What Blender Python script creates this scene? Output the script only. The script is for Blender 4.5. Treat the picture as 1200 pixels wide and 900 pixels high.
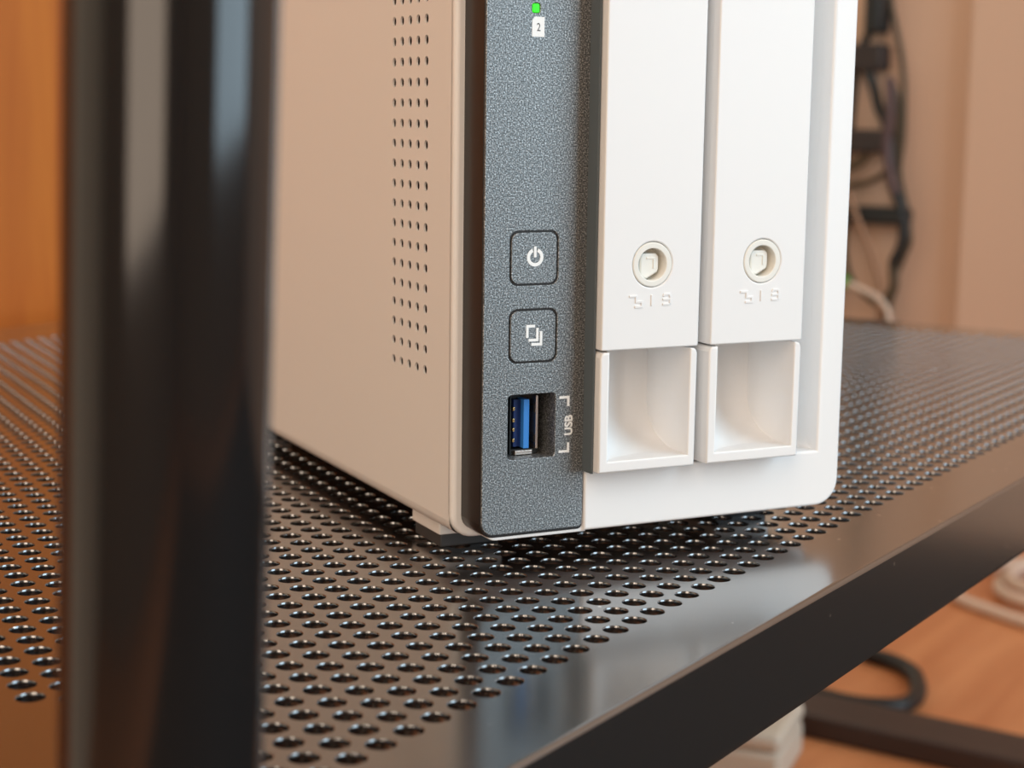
import bpy, bmesh, math, random
from mathutils import Vector, Matrix

# ------------------------------------------------------------------ clear
for o in list(bpy.data.objects):
    bpy.data.objects.remove(o, do_unlink=True)
scene = bpy.context.scene
COL = scene.collection
MM = 0.001
PSI = math.radians(30.533)          # the box stands turned on the rack by this angle
TOP = 0.300                         # height of the rack shelf above the floor

# ------------------------------------------------------------------ camera
cam_d = bpy.data.cameras.new('camera')
cam = bpy.data.objects.new('camera', cam_d)
COL.objects.link(cam)
_r = Vector((0.5501, -0.8350, 0.0131)).normalized()
_f = Vector((0.8255, 0.5414, -0.1592)).normalized()
_u = _r.cross(_f).normalized()
_r = _f.cross(_u).normalized()
cam.matrix_world = Matrix(((_r.x, _u.x, -_f.x, -0.31032),
                           (_r.y, _u.y, -_f.y, -0.21401),
                           (_r.z, _u.z, -_f.z, 0.40512),
                           (0, 0, 0, 1)))
cam_d.sensor_width = 36.0
cam_d.lens = 36.0 * 1996.26 / 1200.0
cam_d.clip_start = 0.01
cam_d.clip_end = 50
cam_d.dof.use_dof = True
cam_d.dof.focus_distance = 0.383
cam_d.dof.aperture_fstop = 18.0
scene.camera = cam

# ------------------------------------------------------------------ world, lights, exposure
world = bpy.data.worlds.new('world')
scene.world = world
world.use_nodes = True
bg = world.node_tree.nodes['Background']
bg.inputs[0].default_value = (0.75, 0.85, 1.0, 1)
bg.inputs[1].default_value = 0.6

def area(name, loc, target, sx, sy, power, color):
    l = bpy.data.lights.new(name, 'AREA')
    l.shape = 'RECTANGLE'
    l.size = sx
    l.size_y = sy
    l.energy = power
    l.color = color
    o = bpy.data.objects.new(name, l)
    COL.objects.link(o)
    o.location = loc
    o.rotation_euler = (Vector(target) - Vector(loc)).to_track_quat('-Z', 'Y').to_euler()
    return o

# daylight through the window in the wall behind the camera
area('window_daylight', (0.50, -1.66, 1.145), (0.50, 0.0, 1.145), 1.24, 1.69, 33.0, (0.68, 0.89, 1.02))
# daylight filtered warm through the curtained window in the left wall
area('curtain_daylight', (-1.26, -0.505, 1.26), (0.0, -0.505, 1.26), 0.85, 1.92, 24.0, (1.0, 0.76, 0.55))

scene.view_settings.view_transform = 'Standard'
scene.view_settings.look = 'None'
scene.view_settings.gamma = 1.0
scene.view_settings.use_curve_mapping = False
scene.view_settings.exposure = 0.0

# ------------------------------------------------------------------ materials
def srgb(r, g, b):
    def c(v):
        v /= 255.0
        return v / 12.92 if v <= 0.04045 else ((v + 0.055) / 1.055) ** 2.4
    return (c(r), c(g), c(b), 1.0)

def mat(name, col, rough=0.5, metal=0.0, ior=1.45, coat=0.0, spec=0.5):
    m = bpy.data.materials.new(name)
    m.use_nodes = True
    b = m.node_tree.nodes['Principled BSDF']
    b.inputs['Base Color'].default_value = col
    b.inputs['Roughness'].default_value = rough
    b.inputs['Metallic'].default_value = metal
    b.inputs['IOR'].default_value = ior
    b.inputs['Coat Weight'].default_value = coat
    b.inputs['Specular IOR Level'].default_value = spec
    return m

def nodes(m):
    return m.node_tree.nodes, m.node_tree.links, m.node_tree.nodes['Principled BSDF']

def bump(m, scale, strength, dist=0.0001, detail=2.0):
    N, L, b = nodes(m)
    tc = N.new('ShaderNodeTexCoord')
    nz = N.new('ShaderNodeTexNoise')
    nz.inputs['Scale'].default_value = scale
    nz.inputs['Detail'].default_value = detail
    bp = N.new('ShaderNodeBump')
    bp.inputs['Strength'].default_value = strength
    bp.inputs['Distance'].default_value = dist
    L.new(tc.outputs['Object'], nz.inputs['Vector'])
    L.new(nz.outputs['Fac'], bp.inputs['Height'])
    L.new(bp.outputs['Normal'], b.inputs['Normal'])
    return tc, nz

def ramp(N, stops):
    r = N.new('ShaderNodeValToRGB')
    el = r.color_ramp.elements
    el[0].position, el[0].color = stops[0]
    el[1].position, el[1].color = stops[1]
    for p, c in stops[2:]:
        x = el.new(p)
        x.color = c
    return r

M_metal_white = mat('white_powder_coat', (0.80, 0.78, 0.76, 1), 0.42)
bump(M_metal_white, 3500, 0.08, 0.00005)
M_white = mat('white_plastic', (0.86, 0.86, 0.86, 1), 0.38)
bump(M_white, 5000, 0.05, 0.00003)
M_cream = mat('cream_plastic', (0.84, 0.83, 0.775, 1), 0.4)
M_black = mat('black_plastic', (0.016, 0.013, 0.012, 1), 0.32)
M_grey = mat('shade_strip_grey', (0.10, 0.125, 0.14, 1), 0.45)  # tone of the painted shade beside the first tray
M_hollow = mat('dark_interior', (0.02, 0.015, 0.012, 1), 0.7)
M_rubber = mat('grey_rubber', (0.045, 0.045, 0.047, 1), 0.6)
M_print = mat('white_print', (0.93, 0.95, 0.95, 1), 0.5)
M_ink = mat('dark_ink', (0.08, 0.08, 0.09, 1), 0.6)
M_blue = mat('blue_plastic', srgb(62, 140, 225), 0.35)
M_navy = mat('navy_plastic', srgb(24, 52, 110), 0.4)
M_gold = mat('gold_contact', (0.85, 0.65, 0.30, 1), 0.25, 1.0)
M_shell = mat('plated_steel', (0.72, 0.62, 0.55, 1), 0.3, 1.0)

M_led = mat('green_led', (0.02, 0.35, 0.01, 1), 0.4)
_N, _L, _b = nodes(M_led)
_b.inputs['Emission Color'].default_value = (0.04, 1.0, 0.005, 1)
_b.inputs['Emission Strength'].default_value = 0.62

# dark grey sparkling lacquer of the control panel
M_panel = mat('grey_flake_lacquer', (0.10, 0.11, 0.12, 1), 0.52, 0.75)
_N, _L, _b = nodes(M_panel)
_tc, _nz = bump(M_panel, 2600, 0.55, 0.00012, 1.0)
_nz2 = _N.new('ShaderNodeTexNoise')
_nz2.inputs['Scale'].default_value = 2900
_nz2.inputs['Detail'].default_value = 1.5
_L.new(_tc.outputs['Object'], _nz2.inputs['Vector'])
_r2 = ramp(_N, [(0.35, (0.10, 0.106, 0.109, 1)), (0.72, (0.62, 0.635, 0.64, 1)), (0.52, (0.235, 0.247, 0.252, 1))])
_L.new(_nz2.outputs['Fac'], _r2.inputs['Fac'])
_L.new(_r2.outputs['Color'], _b.inputs['Base Color'])

# glossy black lacquered steel with specks of dust
def dusty_black(name, rough, col):
    m = mat(name, col, rough, 1.0, coat=1.0)
    m.node_tree.nodes['Principled BSDF'].inputs['Coat Roughness'].default_value = 0.16
    m.node_tree.nodes['Principled BSDF'].inputs['Coat IOR'].default_value = 1.95
    N, L, b = nodes(m)
    tc = N.new('ShaderNodeTexCoord')
    vo = N.new('ShaderNodeTexVoronoi')
    vo.inputs['Scale'].default_value = 120
    nz = N.new('ShaderNodeTexNoise')
    nz.inputs['Scale'].default_value = 30
    lt = N.new('ShaderNodeMath')
    lt.operation = 'LESS_THAN'
    lt.inputs[1].default_value = 0.055
    gt = N.new('ShaderNodeMath')
    gt.operation = 'GREATER_THAN'
    gt.inputs[1].default_value = 0.50
    mu = N.new('ShaderNodeMath')
    mu.operation = 'MULTIPLY'
    mx = N.new('ShaderNodeMix')
    mx.data_type = 'RGBA'
    mx.inputs[6].default_value = col
    mx.inputs[7].default_value = (0.8, 0.78, 0.75, 1)
    L.new(tc.outputs['Object'], vo.inputs['Vector'])
    L.new(tc.outputs['Object'], nz.inputs['Vector'])
    L.new(vo.outputs['Distance'], lt.inputs[0])
    L.new(nz.outputs['Fac'], gt.inputs[0])
    L.new(lt.outputs[0], mu.inputs[0])
    L.new(gt.outputs[0], mu.inputs[1])
    L.new(mu.outputs[0], mx.inputs[0])
    L.new(mx.outputs[2], b.inputs['Base Color'])
    return m
M_shelf = dusty_black('black_lacquered_steel', 0.25, (0.12, 0.125, 0.13, 1))
M_pole = mat('black_gloss_tube', (0.010, 0.009, 0.009, 1), 0.10, 0.0, 1.5)

def wood(name, c1, c2, scale, rough, stretch):
    m = mat(name, c1, rough)
    N, L, b = nodes(m)
    tc = N.new('ShaderNodeTexCoord')
    mp = N.new('ShaderNodeMapping')
    mp.inputs['Scale'].default_value = stretch
    nz = N.new('ShaderNodeTexNoise')
    nz.inputs['Scale'].default_value = scale
    nz.inputs['Detail'].default_value = 4
    nz.inputs['Distortion'].default_value = 0.8
    r = ramp(N, [(0.3, c1), (0.7, c2)])
    L.new(tc.outputs['Object'], mp.inputs['Vector'])
    L.new(mp.outputs['Vector'], nz.inputs['Vector'])
    L.new(nz.outputs['Fac'], r.inputs['Fac'])
    L.new(r.outputs['Color'], b.inputs['Base Color'])
    return m
M_wood_wall = wood('orange_wood', srgb(158, 80, 20), srgb(190, 112, 36), 9, 0.5, (3.0, 3.0, 0.4))
M_floor = wood('oak_floor', srgb(190, 118, 74), srgb(214, 144, 96), 7, 0.4, (0.5, 4.0, 1.0))
M_wall = mat('tan_paint', srgb(204, 170, 147), 0.8)
bump(M_wall, 60, 0.15, 0.0006, 3)
M_cream_wall = mat('cream_paint', srgb(236, 226, 204), 0.85)
M_pale = mat('greige_paint', srgb(150, 140, 128), 0.85)
M_ceiling = mat('pale_ceiling_paint', srgb(235, 225, 212), 0.85)
M_cable_black = mat('black_cable', (0.012, 0.012, 0.012, 1), 0.45)
M_cable_brown = mat('olive_cable', srgb(70, 56, 36), 0.5)
M_cable_violet = mat('dull_violet_cable', srgb(84, 62, 62), 0.5)
M_cable_pale = mat('pale_cable', srgb(214, 190, 172), 0.5)
M_green = mat('green_plug', srgb(84, 150, 60), 0.5)
M_block = mat('black_block', (0.010, 0.011, 0.011, 1), 0.5)
M_block_brown = mat('dark_brown_block', srgb(48, 38, 35), 0.6)
M_darkwood = mat('dark_stained_wood', srgb(58, 44, 40), 0.45)
M_boxpl = mat('beige_plastic', srgb(206, 196, 180), 0.45)
M_added_rug = mat('added_rug_dark', srgb(44, 38, 35), 0.95)
bump(M_added_rug, 400, 0.6, 0.002)
M_frame = mat('window_white', (0.8, 0.8, 0.8, 1), 0.5)

# ------------------------------------------------------------------ helpers
def link(o, parent=None):
    COL.objects.link(o)
    if parent is not None:
        o.parent = parent
    return o

def props(o, label=None, cat=None, group=None, kind=None):
    if label: o['label'] = label
    if cat: o['category'] = cat
    if group: o['group'] = group
    if kind: o['kind'] = kind
    return o

def empty(name, loc=(0, 0, 0), rz=0.0):
    o = bpy.data.objects.new(name, None)
    o.empty_display_size = 0.02
    link(o)
    o.location = loc
    o.rotation_euler = (0, 0, rz)
    return o

def finish(me, angle=35):
    for p in me.polygons:
        p.use_smooth = True
    me.set_sharp_from_angle(angle=math.radians(angle))
    for p in me.polygons:
        n = p.normal
        if max(abs(n.x), abs(n.y), abs(n.z)) > 0.9999:
            p.use_smooth = False
    return me

def mesh(name, V, F, m, parent=None, angle=35, shift=(0, 0, 0), scale=MM):
    me = bpy.data.meshes.new(name)
    me.from_pydata([((x + shift[0]) * scale, (y + shift[1]) * scale, (z + shift[2]) * scale) for x, y, z in V], [], F)
    me.update()
    bm = bmesh.new()
    bm.from_mesh(me)
    bmesh.ops.remove_doubles(bm, verts=bm.verts, dist=1e-6)
    bmesh.ops.recalc_face_normals(bm, faces=bm.faces)
    bm.to_mesh(me)
    bm.free()
    finish(me, angle)
    for mm in (m if isinstance(m, (list, tuple)) else [m]):
        me.materials.append(mm)
    return link(bpy.data.objects.new(name, me), parent)

def from_bm(name, bm, m, parent=None, angle=35):
    me = bpy.data.meshes.new(name)
    bm.to_mesh(me)
    bm.free()
    finish(me, angle)
    me.materials.append(m)
    return link(bpy.data.objects.new(name, me), parent)

def rr(x0, x1, z0, z1, r, seg=6):
    """rounded rectangle, r = (bottom-left, bottom-right, top-right, top-left)"""
    if not isinstance(r, (list, tuple)):
        r = (r,) * 4
    out = []
    for (cx, cz, a0, rad) in ((x0 + r[0], z0 + r[0], 180, r[0]), (x1 - r[1], z0 + r[1], 270, r[1]),
                              (x1 - r[2], z1 - r[2], 0, r[2]), (x0 + r[3], z1 - r[3], 90, r[3])):
        if rad < 1e-6:
            out.append((cx, cz))
            continue
        for k in range(seg + 1):
            a = math.radians(a0 + 90.0 * k / seg)
            out.append((cx + rad * math.cos(a), cz + rad * math.sin(a)))
    return out

def circ(cx, cz, r, seg=32):
    return [(cx + r * math.cos(2 * math.pi * k / seg), cz + r * math.sin(2 * math.pi * k / seg)) for k in range(seg)]

SH = (0, 0, 7.5)      # box coordinates start 7.5 mm above the shelf
def plate_data(loops, y0, y1, bevel=0.0, res=2):
    """upright plate (X-Z outline with holes) between depths y0 < y1; returns a mesh in metres"""
    cu = bpy.data.curves.new('tmp', 'CURVE')
    cu.dimensions = '2D'
    cu.fill_mode = 'BOTH'
    cu.extrude = max((y1 - y0) / 2 - bevel, 0.0)
    cu.bevel_depth = bevel
    cu.bevel_resolution = res
    cu.offset = -bevel
    for lp in loops:
        s = cu.splines.new('POLY')
        s.points.add(len(lp) - 1)
        for p, (x, z) in zip(s.points, lp):
            p.co = (x, z, 0, 1)
        s.use_cyclic_u = True
    ob = bpy.data.objects.new('tmp', cu)
    COL.objects.link(ob)
    dg = bpy.context.evaluated_depsgraph_get()
    me = bpy.data.meshes.new_from_object(ob.evaluated_get(dg))
    bpy.data.objects.remove(ob)
    bpy.data.curves.remove(cu)
    ym = (y0 + y1) / 2
    for v in me.vertices:
        x, z, d = v.co
        v.co = (x * MM, (ym - d) * MM, (z + SH[2]) * MM)
    return me

def plate(name, loops, y0, y1, m, parent, bevel=0.0, res=2, angle=35):
    me = plate_data(loops, y0, y1, bevel, res)
    bm = bmesh.new()
    bm.from_mesh(me)
    bmesh.ops.remove_doubles(bm, verts=bm.verts, dist=1e-6)
    bmesh.ops.recalc_face_normals(bm, faces=bm.faces)
    bm.to_mesh(me)
    bm.free()
    me.name = name
    me.materials.clear()
    finish(me, angle)
    me.materials.append(m)
    return link(bpy.data.objects.new(name, me), parent)

def join_into(dst, srcs):
    """merge meshes of srcs into dst (same local space)"""
    bm = bmesh.new()
    bm.from_mesh(dst.data)
    for s in srcs:
        bm.from_mesh(s.data)
        d = s.data
        bpy.data.objects.remove(s)
        bpy.data.meshes.remove(d)
    bm.to_mesh(dst.data)
    bm.free()
    finish(dst.data)
    return dst

def box_vf(x0, x1, y0, y1, z0, z1):
    V = [(x0, y0, z0), (x1, y0, z0), (x1, y1, z0), (x0, y1, z0), (x0, y0, z1), (x1, y0, z1), (x1, y1, z1), (x0, y1, z1)]
    F = [(0, 3, 2, 1), (4, 5, 6, 7), (0, 1, 5, 4), (1, 2, 6, 5), (2, 3, 7, 6), (3, 0, 4, 7)]
    return V, F

def boxm(name, x0, x1, y0, y1, z0, z1, m, parent=None, bev=0.0, shift=(0, 0, 0), seg=2):
    V, F = box_vf(x0, x1, y0, y1, z0, z1)
    bm = bmesh.new()
    vs = [bm.verts.new(((x + shift[0]) * MM, (y + shift[1]) * MM, (z + shift[2]) * MM)) for x, y, z in V]
    for f in F:
        bm.faces.new([vs[i] for i in f])
    if bev > 0:
        bmesh.ops.bevel(bm, geom=list(bm.edges), offset=bev * MM, segments=seg, affect='EDGES', profile=0.5)
    return from_bm(name, bm, m, parent)

def tube_bm(pts, r, seg=10, cyclic=False, sub=6):
    """smooth tube through the points (metres)"""
    P = [Vector(p) for p in pts]
    n = len(P)
    path = []
    rng = range(n) if cyclic else range(n - 1)
    for i in rng:
        p0 = P[(i - 1) % n] if (cyclic or i > 0) else P[i] * 2 - P[i + 1]
        p1, p2 = P[i], P[(i + 1) % n]
        p3 = P[(i + 2) % n] if (cyclic or i + 2 < n) else P[i + 1] * 2 - P[i]
        for k in range(sub):
            t = k / sub
            path.append(0.5 * ((2 * p1) + (p2 - p0) * t + (2 * p0 - 5 * p1 + 4 * p2 - p3) * t * t + (3 * p1 - p0 - 3 * p2 + p3) * t ** 3))
    if not cyclic:
        path.append(P[-1])
    bm = bmesh.new()
    rings = []
    m = len(path)
    nrm = None
    for i, p in enumerate(path):
        a = path[(i - 1) % m] if (cyclic or i > 0) else path[i]
        b = path[(i + 1) % m] if (cyclic or i < m - 1) else path[i]
        t = (b - a).normalized()
        if nrm is None:
            nrm = t.orthogonal().normalized()
        nrm = (nrm - t * nrm.dot(t)).normalized()
        bn = t.cross(nrm)
        rings.append([bm.verts.new(p + (nrm * math.cos(2 * math.pi * k / seg) + bn * math.sin(2 * math.pi * k / seg)) * r) for k in range(seg)])
    for i in range(m if cyclic else m - 1):
        A, B = rings[i], rings[(i + 1) % m]
        for k in range(seg):
            bm.faces.new((A[k], A[(k + 1) % seg], B[(k + 1) % seg], B[k]))
    if not cyclic:
        bm.faces.new(rings[0][::-1])
        bm.faces.new(rings[-1])
    bmesh.ops.recalc_face_normals(bm, faces=bm.faces)
    return bm

# ------------------------------------------------------------------ the room
def struct(o):
    o['kind'] = 'structure'
    return o
EL, ER, NF, NB, HC = -1300, 1300, -1700, 520, 2350
struct(boxm('floor', EL, ER, NF, NB, -40, 0, M_floor))
struct(boxm('ceiling', EL, ER, NF, NB, HC, HC + 40, M_ceiling))
struct(boxm('wall_back', EL - 40, ER + 40, NB, NB + 40, -40, HC + 40, M_cream_wall))
struct(boxm('wall_right', ER, ER + 40, NF - 40, NB, -40, HC + 40, M_wall))
struct(boxm('trim_1', ER - 14, ER, -700, 325, 0, HC, M_wall, bev=3))
# wall behind the camera with a window opening
WE0, WE1, WZ0, WZ1 = -150, 1150, 270, 2020
V, F = [], []
for (x0, x1, z0, z1) in ((EL, WE0, -40, HC + 40), (WE1, ER, -40, HC + 40), (WE0, WE1, -40, WZ0), (WE0, WE1, WZ1, HC + 40)):
    v, f = box_vf(x0, x1, NF - 40, NF, z0, z1)
    F += [tuple(i + len(V) for i in q) for q in f]
    V += v
struct(mesh('wall_front', V, F, M_pale))
V, F = [], []
for (x0, x1, z0, z1) in ((WE0, WE0 + 30, WZ0, WZ1), (WE1 - 30, WE1, WZ0, WZ1), (WE0, WE1, WZ0, WZ0 + 30), (WE0, WE1, WZ1 - 30, WZ1)):
    v, f = box_vf(x0, x1, NF - 35, NF + 6, z0, z1)
    F += [tuple(i + len(V) for i in q) for q in f]
    V += v
struct(mesh('window_1', V, F, M_frame))
# left wall with a curtained window
LN0, LN1, LZ0, LZ1 = -950, -60, 270, 2250
V, F = [], []
for (y0, y1, z0, z1) in ((NF, LN0, -40, HC + 40), (LN1, NB, -40, HC + 40), (LN0, LN1, -40, LZ0), (LN0, LN1, LZ1, HC + 40)):
    v, f = box_vf(EL - 40, EL, y0, y1, z0, z1)
    F += [tuple(i + len(V) for i in q) for q in f]
    V += v
struct(mesh('wall_left', V, F, M_pale))
V, F = [], []
for (y0, y1, z0, z1) in ((LN0, LN0 + 20, LZ0, LZ1), (LN1 - 20, LN1, LZ0, LZ1), (LN0, LN1, LZ0, LZ0 + 20), (LN0, LN1, LZ1 - 20, LZ1)):
    v, f = box_vf(EL - 35, EL + 6, y0, y1, z0, z1)
    F += [tuple(i + len(V) for i in q) for q in f]
    V += v
struct(mesh('window_2', V, F, M_frame))

# wooden cabinet against the back wall
cab = empty('wooden_cabinet', (-0.08, 0.50, 0))
props(cab, 'orange wooden cabinet standing against the wall behind the rack', 'cabinet')
boxm('body', -260, 660, -6, 18, 60, 1400, M_wood_wall, cab, 2)
boxm('plinth', -250, 650, 0, 18, 0, 60, M_wood_wall, cab, 1)
for k in range(2):
    d = boxm('door', -258 + 460 * k, 198 + 460 * k, -14, -5, 66, 1394, M_wood_wall, cab, 1.0)
    boxm('handle', 170 if k == 0 else 226, 178 if k == 0 else 234, -26, -13, 900, 1020, M_block, d, 2)
# dark floor cover added out of view to darken the shelf lip reflection
props(boxm('added_rug', -900, 1270, -1450, -95, 0, 9, M_added_rug, None, 3), 'unseen dark floor cover added to darken the shelf lip reflection', 'added_rug')

# ------------------------------------------------------------------ the rack
SE0, SE1, SN0, SN1 = -157.0, 525.0, -69.9, 424.0        # flat top of the shelf
PE0, PE1, PN1 = -115.5, 500.0, 384.0                    # perforated field
rack = empty('storage_rack', (0, 0, 0))
props(rack, 'black lacquered metal rack with perforated shelf and round corner post', 'rack')

def build_shelf():
    ca, sa = math.cos(PSI), math.sin(PSI)
    A = (7.847, 0.0)
    B = (3.685, 6.511)
    O = (-71.27, -47.40)
    hexc = [((A[0] + B[0]) / 3, (A[1] + B[1]) / 3), ((2 * B[0] - A[0]) / 3, (2 * B[1] - A[1]) / 3),
            ((B[0] - 2 * A[0]) / 3, (B[1] - 2 * A[1]) / 3)]
    hexc += [(-x, -y) for x, y in hexc]
    # the field of holes
    cells = []
    for j in range(0, 70):
        for i in range(-60, 130):
            x = O[0] + i * A[0] + j * B[0]
            y = O[1] + i * A[1] + j * B[1]
            if PE0 <= x <= PE1 and y <= PN1:
                cells.append((x, y))
    cache = {}
    V, F = [], []
    def vert(x, y, z):
        k = (round(x, 3), round(y, 3), round(z, 3))
        if k not in cache:
            cache[k] = len(V)
            V.append((x, y, z))
        return cache[k]
    prof = [(2.80, 0.0), (2.70, -0.05), (2.62, -0.2), (2.58, -0.6), (2.55, -2.3)]
    edges = {}
    for (x, y) in cells:
        near = math.hypot(x + 310, y + 214) < 620
        sub = 4 if near else 2
        seg = 6 * sub
        rim = []
        for k in range(6):
            p, q = hexc[k], hexc[(k + 1) % 6]
            for s in range(sub):
                t = s / sub
                rim.append((x + p[0] + (q[0] - p[0]) * t, y + p[1] + (q[1] - p[1]) * t))
        R0 = [vert(px, py, 0) for px, py in rim]
        for k in range(6):
            a, b = R0[k * sub], R0[((k + 1) % 6) * sub]
            e = (min(a, b), max(a, b))
            edges[e] = edges.get(e, []) + [[R0[(k * sub + s) % seg] for s in range(sub + 1)]]
        angs = [math.atan2(py - y, px - x) for px, py in rim]
        prev = R0
        for (rad, z) in prof:
            base = len(V)
            V.extend([(x + rad * math.cos(a), y + rad * math.sin(a), z) for a in angs])
            cur = list(range(base, base + seg))
            for k in range(seg):
                F.append((prev[k], prev[(k + 1) % seg], cur[(k + 1) % seg], cur[k]))
            prev = cur
    # plain border between the field and the edge of the shelf
    bm = bmesh.new()
    used = {}
    def bv(i):
        if i not in used:
            used[i] = bm.verts.new(V[i])
        return used[i]
    for e, chains in edges.items():
        if len(chains) == 1:
            c = chains[0]
            for s in range(len(c) - 1):
                bm.edges.new((bv(c[s]), bv(c[s + 1])))
    cor = []
    N1 = 24
    ring = [(SE0 + (SE1 - SE0) * k / N1, SN0) for k in range(N1)] + [(SE1, SN0 + (SN1 - SN0) * k / N1) for k in range(N1)] + \
           [(SE1 - (SE1 - SE0) * k / N1, SN1) for k in range(N1)] + [(SE0, SN1 - (SN1 - SN0) * k / N1) for k in range(N1)]
    cor = [bm.verts.new((x, y, 0)) for x, y in ring]
    for k in range(len(cor)):
        bm.edges.new((cor[k], cor[(k + 1) % len(cor)]))
    bmesh.ops.triangle_fill(bm, use_beauty=True, use_dissolve=False, edges=list(bm.edges), normal=(0, 0, 1))
    bm.verts.index_update()
    base = len(V)
    V.extend([tuple(v.co) for v in bm.verts])
    F.extend([tuple(base + v.index for v in f.verts) for f in bm.faces])
    bm.free()
    # rolled edge and lip all round
    prof2 = [(0.0, 0.0)] + [(1.2 * math.sin(t), -1.2 * (1 - math.cos(t))) for t in [math.radians(a) for a in (12, 25, 40, 55, 70, 82, 90)]] + \
            [(1.25, -22.6), (1.0, -23.6), (0.6, -23.8), (0.2, -22.8), (0.2, -4.0)]
    prev = None
    for (d, z) in prof2:
        cur = []
        for (x, y) in ((SE0 - d, SN0 - d), (SE1 + d, SN0 - d), (SE1 + d, SN1 + d), (SE0 - d, SN1 + d)):
            cur.append(len(V))
            V.append((x, y, z))
        if prev:
            for k in range(4):
                F.append((prev[k], prev[(k + 1) % 4], cur[(k + 1) % 4], cur[k]))
        prev = cur
    me = bpy.data.meshes.new('shelf')
    me.from_pydata([(x * MM, y * MM, z * MM + TOP) for x, y, z in V], [], F)
    me.update()
    bm = bmesh.new()
    bm.from_mesh(me)
    bmesh.ops.remove_doubles(bm, verts=bm.verts, dist=2e-6)
    bmesh.ops.recalc_face_normals(bm, faces=bm.faces)
    if sum(f.normal.z for f in bm.faces if f.calc_area() > 1e-6) < 0:
        bmesh.ops.reverse_faces(bm, faces=bm.faces)
    bm.to_mesh(me)
    bm.free()
    finish(me, 32)
    me.materials.append(M_shelf)
    return link(bpy.data.objects.new('shelf', me), rack)
build_shelf()

def pole(name, base, top, r):
    b, t = Vector(base), Vector(top)
    bm = bmesh.new()
    bmesh.ops.create_cone(bm, cap_ends=True, segments=96, radius1=r, radius2=r, depth=(t - b).length)
    q = (t - b).to_track_quat('Z', 'Y').to_matrix().to_4x4()
    bmesh.ops.transform(bm, matrix=Matrix.Translation((b + t) / 2) @ q, verts=bm.verts)
    return from_bm(name, bm, M_pole, rack)
# the near corner post leans very slightly
_p0, _p1 = Vector((-0.1689, -0.0753, 0.41665)), Vector((-0.1705, -0.0729, 0.33192))
_d = (_p0 - _p1) / (_p0.z - _p1.z)
pole('corner_post', _p1 - _d * _p1.z, _p1 + _d * (0.95 - _p1.z), 0.0121)
pole('corner_post', (0.539, -0.078, 0), (0.539, -0.078, 0.95), 0.0121)
pole('corner_post', (0.539, 0.436, 0), (0.539, 0.436, 0.95), 0.0121)
pole('corner_post', (-0.171, 0.436, 0), (-0.171, 0.436, 0.95), 0.0121)

# ------------------------------------------------------------------ the network storage box
nas = empty('network_storage_box', (0, 0, TOP), -PSI)
props(nas, 'white two-bay network storage box with dark grey control panel on the rack', 'storage box')
HT = 168.0

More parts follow.
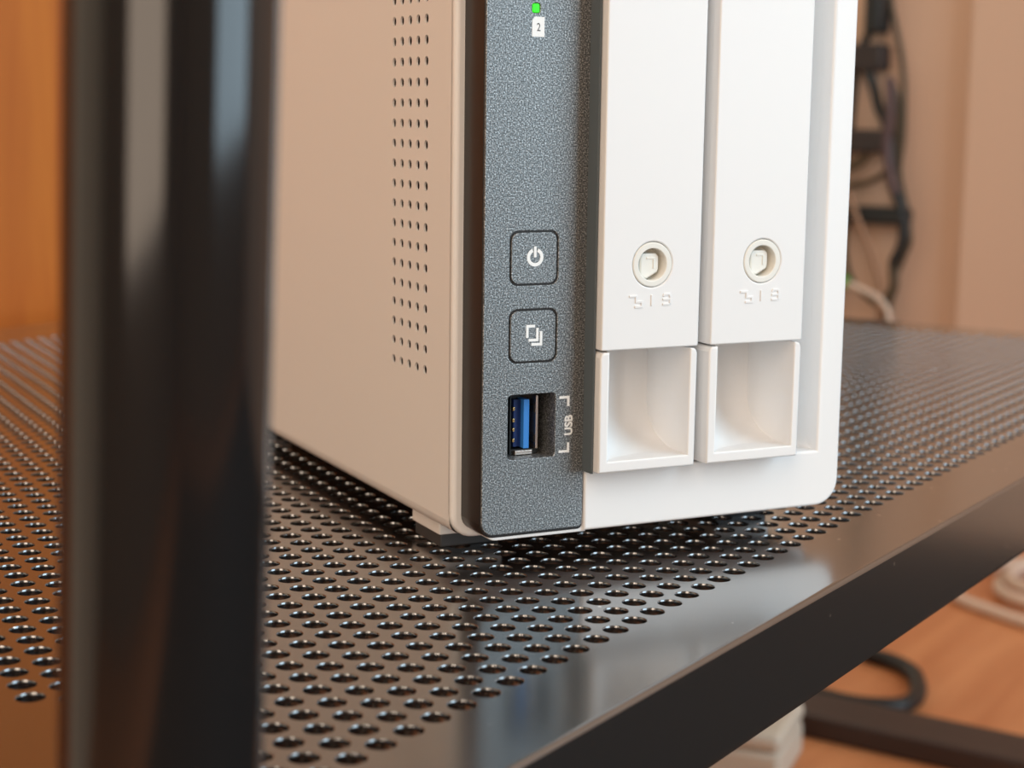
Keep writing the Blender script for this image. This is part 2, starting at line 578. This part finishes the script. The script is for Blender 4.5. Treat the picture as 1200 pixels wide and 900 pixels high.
# sheet metal housing with the field of vent holes in its left side
def build_housing():
    V, F = [], []
    def quad(a, b, c, d):
        n = len(V)
        V.extend([a, b, c, d])
        F.append((n, n + 1, n + 2, n + 3))
    hp, hq, y0, z0, nc, nr = 4.909, 4.821, 27.233, 36.101, 5, 27
    ya, yb = y0 - hp / 2, y0 + (nc - 0.5) * hp
    za, zb = z0 - hq / 2, z0 + (nr - 0.5) * hq
    YF, YB, ZB, X0, X1 = 12.4, 226.0, 2.4, 0.0, 101.6
    for (a, b, c, d) in ((YF, ya, ZB, HT - 2), (yb, YB, ZB, HT - 2), (ya, yb, ZB, za), (ya, yb, zb, HT - 2)):
        quad((X0, a, c), (X0, b, c), (X0, b, d), (X0, a, d))
    seg, rad = 16, 1.12
    for i in range(nc):
        for j in range(nr):
            cy, cz = y0 + i * hp, z0 + j * hq
            ring, sq = [], []
            for k in range(seg):
                a = 2 * math.pi * (k + 0.5) / seg
                c, s = math.cos(a), math.sin(a)
                ring.append((cy + rad * c, cz + rad * s))
            for k in range(seg):
                a = 2 * math.pi * (k + 0.5) / seg
                c, s = math.cos(a), math.sin(a)
                t = 1 / max(abs(c), abs(s))
                sq.append((cy + hp / 2 * c * t, cz + hq / 2 * s * t))
            # the corner cut by the even spacing is closed with small triangles
            for k in range(seg):
                l = (k + 1) % seg
                quad((X0, *sq[k]), (X0, *sq[l]), (X0, *ring[l]), (X0, *ring[k]))
                quad((X0, *ring[k]), (X0, *ring[l]), (X0 + 0.45, *ring[l]), (X0 + 0.45, *ring[k]))
                if (sq[k][0] - cy) * (sq[l][0] - cy) < 0 or (sq[k][1] - cz) * (sq[l][1] - cz) < 0:
                    continue
                if abs(abs(sq[k][0] - cy) - hp / 2) < 1e-6 and abs(abs(sq[l][1] - cz) - hq / 2) < 1e-6 or \
                   abs(abs(sq[l][0] - cy) - hp / 2) < 1e-6 and abs(abs(sq[k][1] - cz) - hq / 2) < 1e-6:
                    qy = cy + math.copysign(hp / 2, sq[k][0] - cy)
                    qz = cz + math.copysign(hq / 2, sq[k][1] - cz)
                    n = len(V)
                    V.extend([(X0, *sq[k]), (X0, qy, qz), (X0, *sq[l])])
                    F.append((n, n + 1, n + 2))
    # bottom and top rolled edges, other walls
    sec = [(X0, ZB)] + [(X0 + 3.4 * (1 - math.cos(t)), ZB - 3.4 * math.sin(t)) for t in [math.radians(a) for a in (20, 40, 60, 90)]]
    sec += [(X1 - 3.4 * (1 - math.cos(t)), ZB - 3.4 * math.sin(t)) for t in [math.radians(a) for a in (90, 60, 40, 20)]] + [(X1, ZB)]
    sec += [(X1, HT - 2)] + [(X1 - 2 * (1 - math.cos(t)), HT - 2 + 2 * math.sin(t)) for t in [math.radians(a) for a in (30, 60, 90)]]
    sec += [(X0 + 2 * (1 - math.cos(t)), HT - 2 + 2 * math.sin(t)) for t in [math.radians(a) for a in (90, 60, 30)]] + [(X0, HT - 2)]
    for k in range(len(sec) - 1):
        (xa, zc), (xb, zd) = sec[k], sec[k + 1]
        quad((xa, YF, zc), (xb, YF, zd), (xb, YB, zd), (xa, YB, zc))
    n = len(V)
    V.extend([(x, YB, z) for x, z in sec])
    F.append(tuple(range(n, n + len(sec))))
    return mesh('housing', V, F, M_metal_white, nas, 30, SH)
build_housing()
boxm('inner_chassis', 6, 96, 20, 220, 4, 160, M_hollow, nas, 0, SH)

boxm('underside_shade', 4, 98, 14.5, 222, -1.5, -0.3, M_hollow, nas, 0.3, SH)  # dark sheet added to deepen the shade under the box
# white front frame: rear rim, lip under the panel, bottom bar, right post, hollow channel
frame = plate('front_frame', [rr(0, 102, -1.6, HT, (5.5, 6.0, 5, 5), 8), rr(31, 88, 10, 158, 1)], 10.7, 14.2, M_white, nas, 1.1, 3)
parts = [
    plate('f', [rr(3.4, 30.0, -0.3, 4.0, (3.2, 0.3, 0.3, 1.0))], 0.8, 11.5, M_white, nas, 0.3),
    plate('f', [[(29.0, 0.1)] + rr(29.0, 102, 0.1, HT - 0.4, (0, 6.5, 5, 0), 8)[1:-1] + [(29.0, HT - 0.4), (29.0, 158), (95.2, 158), (95.2, 14.2), (29.0, 14.2)]],
          0.0, 11.5, M_white, nas, 0.7, 3),
]
# shallow channel between the right bay and the post
V, F = [], []
xs = [95.4 - 11.4 * (k / 26) ** 2 for k in range(27)]
zs = [13.6 + 10.0 * (k / 20) ** 1.3 for k in range(21)] + [60, 110, 158]
def ss(t):
    t = max(0.0, min(1.0, t))
    return (1 - (1 - t) ** 2.2) ** (1 / 2.2)
for z in zs:
    for x in xs:
        V.append((x, 0.25 + 11.0 * ss((95.4 - x) / 3.0) * ss((z - 13.6) / 5.0), z))
nx = len(xs)
for j in range(len(zs) - 1):
    for i in range(nx - 1):
        F.append((j * nx + i, j * nx + i + 1, (j + 1) * nx + i + 1, (j + 1) * nx + i))
parts.append(mesh('f', V, F, M_white, nas, 50, SH))
parts.append(plate('f', [rr(28, 92, 8, 160, 0.5)], 16.0, 17.0, M_white, nas))
join_into(frame, parts)

# feet
def foot(x0, x1, y0, y1):
    b = boxm('foot', x0, x1, y0, y1, -4.3, 0.5, M_metal_white, nas, 0.5, SH)
    boxm('rubber_pad', x0 + 0.6, x1 - 0.6, y0 + 0.6, y1 - 0.6, -7.5, -4.25, M_rubber, b, 0.4, SH)
for (x0, x1) in ((3.0, 20.0), (82.0, 99.0)):
    for (y0, y1) in ((25.0, 42.0), (185.0, 202.0)):
        foot(x0, x1, y0, y1)

# control panel
PB = rr(8.80, 21.05, 58.40, 70.75, 2.0)
CB = rr(8.80, 21.05, 40.70, 53.08, 2.0)
UB = rr(8.85, 20.95, 18.55, 33.50, 0.9)
LD = rr(13.55, 15.5, 118.6, 120.75, 0.5)
panel = plate('control_panel', [rr(2.2, 28.8, 0.55, 167, (3.4, 1.2, 1.2, 3)), UB], 0.35, 10.9, M_black, nas, 0.35)
def inset(lp, d):
    cx = sum(p[0] for p in lp) / len(lp)
    cz = sum(p[1] for p in lp) / len(lp)
    xa, xb = min(p[0] for p in lp), max(p[0] for p in lp)
    za, zb = min(p[1] for p in lp), max(p[1] for p in lp)
    return [(cx + (x - cx) * (1 - 2 * d / (xb - xa)), cz + (z - cz) * (1 - 2 * d / (zb - za))) for x, z in lp]
LDrow = [LD]
plate('panel_face', [rr(2.45, 28.55, 1.25, 166.5, (3.2, 1.2, 1.2, 3)), PB, CB, UB] + LDrow, 0.0, 1.5, M_panel, panel, 0.18)
plate('tray_shade_strip', [rr(28.3, 28.8, 14.6, 158, 0.1)], -4.4, 1.0, M_grey, panel, 0.1)  # added dark strip, stands in for the shade on the first tray's side
pw = plate('power_button', [inset(PB, 0.42)], -0.02, 1.3, M_panel, panel, 0.16)
cp = plate('copy_button', [inset(CB, 0.42)], -0.02, 1.3, M_panel, panel, 0.16)
for k, l in enumerate(LDrow):
    plate('status_light', [inset(l, 0.08)], 0.05, 1.0, M_led, panel, 0.15)
# well of the connector: grey right wall and dark floor
plate('connector_well', [rr(8.3, 21.5, 18.0, 34.0, 0.5), inset(UB, 0.02)], 0.6, 8.2, M_panel, panel)
plate('well_floor', [rr(8.0, 21.8, 17.7, 34.3, 0.5)], 8.0, 8.8, M_hollow, panel)
usb = plate('usb_socket', [rr(11.6, 18.9, 18.7, 33.35, 0.3), rr(11.9, 18.5, 19.9, 33.0, 0.2)], 4.6, 8.2, M_block, panel)
plate('shell_side', [rr(17.95, 18.55, 19.9, 32.4, 0.1)], 3.9, 8.0, M_shell, usb, 0.1)
plate('shell_bottom', [rr(12.6, 17.0, 18.75, 19.75, 0.1)], 3.7, 8.0, M_shell, usb, 0.1)
plate('tongue_side', [rr(13.0, 14.95, 20.3, 31.4, 0.1)], 5.6, 8.0, M_navy, usb, 0.1)
tongue = plate('socket_tongue', [rr(14.86, 16.30, 20.1, 31.6, 0.15)], 4.0, 8.2, M_blue, usb, 0.12)
for z in (21.9, 24.4, 26.6, 29.3):
    plate('contact_pin', [rr(12.7, 13.25, z - 0.42, z + 0.42, 0.1)], 5.3, 8.1, M_gold, usb, 0.1)
for z in (22.2, 29.2):
    plate('spring_tab', [rr(17.7, 18.5, z - 0.9, z + 0.9, 0.1)], 4.4, 7.5, M_block, usb)
plate('socket_base', [rr(12.4, 18.6, 19.0, 33.1, 0.1)], 7.6, 8.2, M_block, usb)

# printed marks
def strokes(polys, y0=-0.03, y1=0.05):
    return polys, y0, y1
def arc(cx, cz, ro, ri, a0, a1, seg=24):
    o = [(cx + ro * math.cos(math.radians(a0 + (a1 - a0) * k / seg)), cz + ro * math.sin(math.radians(a0 + (a1 - a0) * k / seg))) for k in range(seg + 1)]
    i = [(cx + ri * math.cos(math.radians(a0 + (a1 - a0) * k / seg)), cz + ri * math.sin(math.radians(a0 + (a1 - a0) * k / seg))) for k in range(seg + 1)]
    return o + i[::-1]
cx, cz = 15.15, 64.75
plate('power_symbol', [arc(cx, cz, 2.08, 1.30, 112, 428), rr(cx - 0.33, cx + 0.33, cz + 0.0, cz + 2.45, 0.1)], -0.09, 0.1, M_print, pw)
def line_poly(pts, w):
    """mitred stroke around an open polyline"""
    L, R = [], []
    n = len(pts)
    for i, p in enumerate(pts):
        p = Vector(p)
        d1 = (p - Vector(pts[i - 1])).normalized() if i > 0 else (Vector(pts[1]) - p).normalized()
        d2 = (Vector(pts[i + 1]) - p).normalized() if i < n - 1 else d1
        n1, n2 = Vector((-d1.y, d1.x)), Vector((-d2.y, d2.x))
        m = (n1 + n2)
        m = m / max(m.dot(n1), 0.2)
        L.append(tuple(p + m * w / 2))
        R.append(tuple(p - m * w / 2))
    return L + R[::-1]
w = 0.62
plate('copy_symbol', [line_poly([(13.45, 46.5), (13.45, 49.15), (15.35, 49.15)], w),
                      line_poly([(16.0, 48.7), (16.0, 45.95), (13.8, 45.95)], w),
                      line_poly([(16.95, 47.9), (16.95, 44.95), (14.5, 44.95)], w)], -0.09, 0.1, M_print, cp)
plate('socket_bracket', [line_poly([(21.95, 32.25), (24.3, 32.25), (24.3, 30.15)], 0.6)], -0.06, 0.1, M_print, panel)
plate('socket_bracket', [line_poly([(24.45, 21.55), (24.45, 19.55), (22.0, 19.55)], 0.6)], -0.06, 0.1, M_print, panel)

def text(name, s, size, m, parent, place, bold=0.0):
    cu = bpy.data.curves.new('tmp', 'FONT')
    cu.body = s
    cu.size = size
    cu.align_x = 'CENTER'
    cu.align_y = 'CENTER'
    cu.extrude = 0.03
    cu.offset = bold
    ob = bpy.data.objects.new('tmp', cu)
    COL.objects.link(ob)
    dg = bpy.context.evaluated_depsgraph_get()
    me = bpy.data.meshes.new_from_object(ob.evaluated_get(dg))
    bpy.data.objects.remove(ob)
    bpy.data.curves.remove(cu)
    cxm = (min(v.co.x for v in me.vertices) + max(v.co.x for v in me.vertices)) / 2
    cym = (min(v.co.y for v in me.vertices) + max(v.co.y for v in me.vertices)) / 2
    for v in me.vertices:
        X, Y, Z = place(v.co.x - cxm, v.co.y - cym, v.co.z)
        v.co = ((X) * MM, (Y) * MM, (Z + SH[2]) * MM)
    me.name = name
    me.materials.clear()
    me.materials.append(m)
    return link(bpy.data.objects.new(name, me), parent)
# reads from bottom to top
text('socket_lettering', 'USB', 2.75, M_print, panel, lambda a, b, c: (24.45 - b, -0.03 - c, 25.68 + a), 0.09)
for (zt, ch) in ((113.5, '2'),):
    tagp = plate('bay_number_mark', [[(13.55, zt), (16.6, zt), (16.6, zt + 4.3), (14.1, zt + 4.3), (13.55, zt + 3.6)]], -0.05, 0.1, M_print, panel)
    text('digit', ch, 2.5, M_ink, tagp, lambda a, b, c, zt=zt: (15.15 + a * 0.8, -0.06 - c, zt + 2.1 + b))

# drive trays
def tray(x0, x1, lx):
    LZ, YF = 62.96, -6.82
    t = plate('drive_tray', [rr(x0, x1, 43.55, 157, 0.5), circ(lx, LZ, 5.28, 40)], YF, 14.0, M_white, nas, 0.35)
    # pull handle: scooped pocket inside a U of walls
    xl, xr, zb = x0 + 2.3, x1 - 2.0, 17.7
    outer = [(x0 - 0.1, 15.05), (x1 - 0.1, 15.05)]
    U = [(x0 - 0.1, 15.2), (x0 + 0.1, 15.05), (x1 - 0.3, 15.05), (x1 - 0.1, 15.2), (x1 - 0.1, 41.9), (x1 - 0.5, 42.8), (x1 - 1.1, 43.1), (xr, 43.1),
         (xr, zb), (xl, zb), (xl, 43.1), (x0 + 0.9, 43.1), (x0 + 0.3, 42.8), (x0 - 0.1, 41.9)]
    h = plate('pull_handle', [U], YF, 14.0, M_white, t, 0.42, 3)
    V, F = [], []
    nx, nz = 40, 40
    for j in range(nz + 1):
        tz = (j / nz) ** 1.6
        z = zb - 0.4 + (43.8 - zb + 0.4) * tz
        for i in range(nx + 1):
            tx = (i / nx) ** 1.8
            x = xl - 0.35 + (xr + 0.2 - xl + 0.35) * tx
            sl = (1 - (1 - min(1, tx * (xr - xl) / 15.0)) ** 1.6) ** (1 / 1.35)
            sb = (1 - (1 - min(1, tz * 25.6 / 11.0)) ** 2.3) ** (1 / 2.3)
            V.append((x, YF + 0.5 + 19.0 * sl * sb, z))
    for j in range(nz):
        for i in range(nx):
            a = j * (nx + 1) + i
            F.append((a, a + 1, a + nx + 2, a + nx + 1))
    # roof of the pocket under the cover
    pk = mesh('pocket', V, F, M_white, t, 60, SH)
    # lock
    lk = plate('lock_ring', [circ(lx, LZ, 5.14, 40), circ(lx, LZ, 3.68, 32)], YF - 0.02, YF + 4.0, M_cream, t, 0.25)
    plate('lock_base', [circ(lx, LZ, 5.2, 32)], YF + 3.6, YF + 4.6, M_cream, t)
    plate('lock_key', [[(lx - 2.5, LZ - 3.1), (lx - 0.6, LZ - 3.3), (lx + 2.1, LZ - 1.9), (lx + 2.4, LZ - 1.2), (lx + 2.4, LZ + 1.7), (lx + 1.7, LZ + 2.5), (lx - 2.0, LZ + 2.5), (lx - 2.6, LZ + 1.8)]],
          YF + 1.3, YF + 4.0, M_cream, t, 0.45, 3)
    plate('lock_key_mark', [line_poly([(lx - 0.9, LZ + 1.35), (lx + 1.05, LZ + 1.35), (lx + 1.05, LZ - 1.0)], 0.45)], YF + 1.12, YF + 1.5, M_cream, t, 0.08)
    # raised symbols
    w = 0.5
    def px(u, v):   # offsets in mm from the lock centre
        return (lx + u, LZ + v)
    polys = [line_poly([px(-6.0, -7.15), px(-4.15, -7.15), px(-4.15, -8.45), px(-2.6, -8.45), px(-2.6, -9.6), px(-4.5, -9.6)], w),
             line_poly([px(-0.05, -6.95), px(-0.05, -9.5)], 0.36),
             line_poly([px(3.1, -7.4), px(3.3, -6.95), px(4.7, -6.95), px(4.95, -7.4), px(4.95, -9.2)], w),
             line_poly([px(2.9, -8.1), px(4.7, -8.1)], w),
             line_poly([px(2.9, -9.25), px(4.7, -9.25)], w)]
    plate('lock_marking', polys, YF - 0.22, YF + 0.2, M_white, t, 0.06)
    return t
tray(28.95, 54.80, 41.886)
tray(58.17, 84.23, 72.000)

# ------------------------------------------------------------------ cables and blocks on the far wall
def cable(name, pts, r, m, label, group=None, cyclic=False):
    o = from_bm(name, tube_bm([(x * MM, y * MM, z * MM) for x, y, z in pts], r * MM, 10, cyclic), m, None, 60)
    return props(o, label, 'cable', group)
E1 = 1288
def on_wall(l, e=E1):
    return [(e, n, z) for n, z in l]
G = 'cables hanging on the tan wall'
cable('power_cable', on_wall([(412, 700), (409, 560), (407, 514), (401, 489), (393, 457), (389, 425), (388, 384), (390, 351), (382, 318), (376, 285), (381, 269), (392, 230), (398, 120), (395, 8)], 1294), 2.6, M_cable_brown,
      'thin olive brown cable running down the full tangle on the tan wall', G)
cable('power_cable', on_wall([(420, 700), (419, 560), (418, 514), (421, 490), (429, 474), (436, 449), (440, 400), (448, 300), (450, 8)], 1287), 4.2, M_cable_black,
      'thick black cable hanging behind the brown blocks on the wall', G)
cable('power_cable', on_wall([(426, 470), (421, 449), (413, 429), (408, 412), (398, 392), (393, 360), (391, 340), (380, 315), (377, 285), (386, 262)], 1278), 5.0, M_cable_black,
      'short thick black cable slanting between the two brown blocks', G)
cable('power_cable', on_wall([(455, 328), (435, 335), (418, 339), (401, 348), (392, 359), (389, 390), (391, 420), (400, 440)], 1282), 3.2, M_cable_brown,
      'olive cable curving in a low arc below the brown block', G)
cable('power_cable', on_wall([(440, 352), (428, 356), (417, 366), (410, 385)], 1276), 4.0, M_cable_brown,
      'short olive cable end tucked under the brown block', G)
cable('power_cable', on_wall([(396, 440), (394, 405), (396, 375), (391, 350), (384, 330)], 1272), 4.5, M_cable_violet,
      'dull violet cable beside the thin olive cable', G)
cable('power_cable', on_wall([(380, 275), (388, 262), (386, 243), (389, 230), (394, 216), (396, 120), (400, 8)], 1284), 4.4, M_cable_brown,
      'dark olive cable sinking behind the edge of the shelf', G)
cable('power_cable', on_wall([(430, 330), (420, 305), (408, 280), (396, 250), (393, 226), (395, 120), (408, 8)], 1266), 2.8, mat('tan_cable', srgb(150, 112, 86), 0.5),
      'thin tan cable crossing in front of the black block', G)
cable('power_cable', on_wall([(438, 300), (436, 265), (426, 240), (403, 221), (389, 213), (384, 150), (386, 8)], 1280), 2.8, M_cable_brown,
      'olive cable sagging low behind the green plug', G)
pl = cable('network_cable', on_wall([(446, 247), (430, 243), (413, 237), (390, 226), (380, 200), (378, 100), (380, 8)], 1262), 2.7, M_cable_pale,
      'pale network cable with a green plug behind the white box')
plug = from_bm('plug', tube_bm([(1.262, 0.452, 0.2485), (1.262, 0.4385, 0.2455), (1.262, 0.425, 0.2413)], 0.0062, 10), M_green, pl)
plug['label'] = 'green plug'
def block(name, n0, n1, z0, z1, e0, e1, m, label, cat):
    o = boxm(name, e0, e1, n0, n1, z0, z1, m, None, 4, (0, 0, 0), 3)
    return props(o, label, cat)
block('cable_adapter', 407, 424, 482, 540, 1268, 1298, M_block, 'black cable adapter hanging topmost in the tangle on the wall', 'adapter')
block('power_adapter', 405, 462, 446, 472, 1270, 1298, M_block_brown, 'dark brown power adapter on the wall, lit above the slanting black cable', 'adapter')
block('power_adapter', 398, 462, 368, 390, 1268, 1298, M_block_brown, 'dark brown power adapter on the wall, just above the low cable arc', 'adapter')
block('power_adapter', 375, 462, 299, 316, 1270, 1298, M_block, 'flat black power adapter lowest on the wall, crossed by a tan cable', 'adapter')

# ------------------------------------------------------------------ things on the floor beyond the rack
cable('floor_cable', [(x, y, 6.0) for x, y in [(930, 330), (885, 265), (864, 235), (857, 212), (844, 193), (822, 180), (795, 171), (772, 172), (760, 185), (755, 204), (757, 227), (765, 250), (800, 330)]], 6.0, M_cable_black,
      'thick black cable lying in a loop on the wooden floor')
cable('floor_cable', [(x, y, 4.0) for x, y in [(735, 300), (741, 250), (744, 226), (743, 206), (750, 190), (768, 188)]], 4.0, M_cable_black,
      'thinner black cable end beside the black loop on the floor')
def coil(name, cx, cy, rx, ry, turns, r, m, label):
    pts = []
    n = 14
    for k in range(turns * n + 1):
        a = 2 * math.pi * k / n
        w = 1 + 0.10 * math.sin(a * 0.37 + 1.0)
        pts.append((cx + rx * w * math.cos(a), cy + ry * w * math.sin(a), r + 1.6 * r * k / n))
    return cable(name, pts, r, m, label)
coil('floor_cable', 1130, 165, 62, 46, 2, 5.0, M_cable_pale, 'coiled pale cable lying on the floor below the wall')
cable('floor_cable', [(x, y, 5.0) for x, y in [(985, 60), (1000, 120), (1030, 190), (1060, 235), (1110, 250), (1160, 240), (1220, 210)]], 5.0, M_cable_pale,
      'loose pale cable running along the floor beside the coil')
props(boxm('floor_board', 690, 738, -250, 470, 0, 16, M_darkwood, None, 3), 'dark stained wooden board lying on the floor', 'board')
bx = empty('plastic_box', (0.62, 0.235, 0.0), math.radians(12))
props(bx, 'beige plastic box with rounded lid on the floor under the rack edge', 'box')
boxm('body', -35, 35, -45, 45, 0, 24, M_boxpl, bx, 4)
boxm('lid', -35.4, 35.4, -45.4, 45.4, 24, 36, M_boxpl, bx, 5, seg=4)
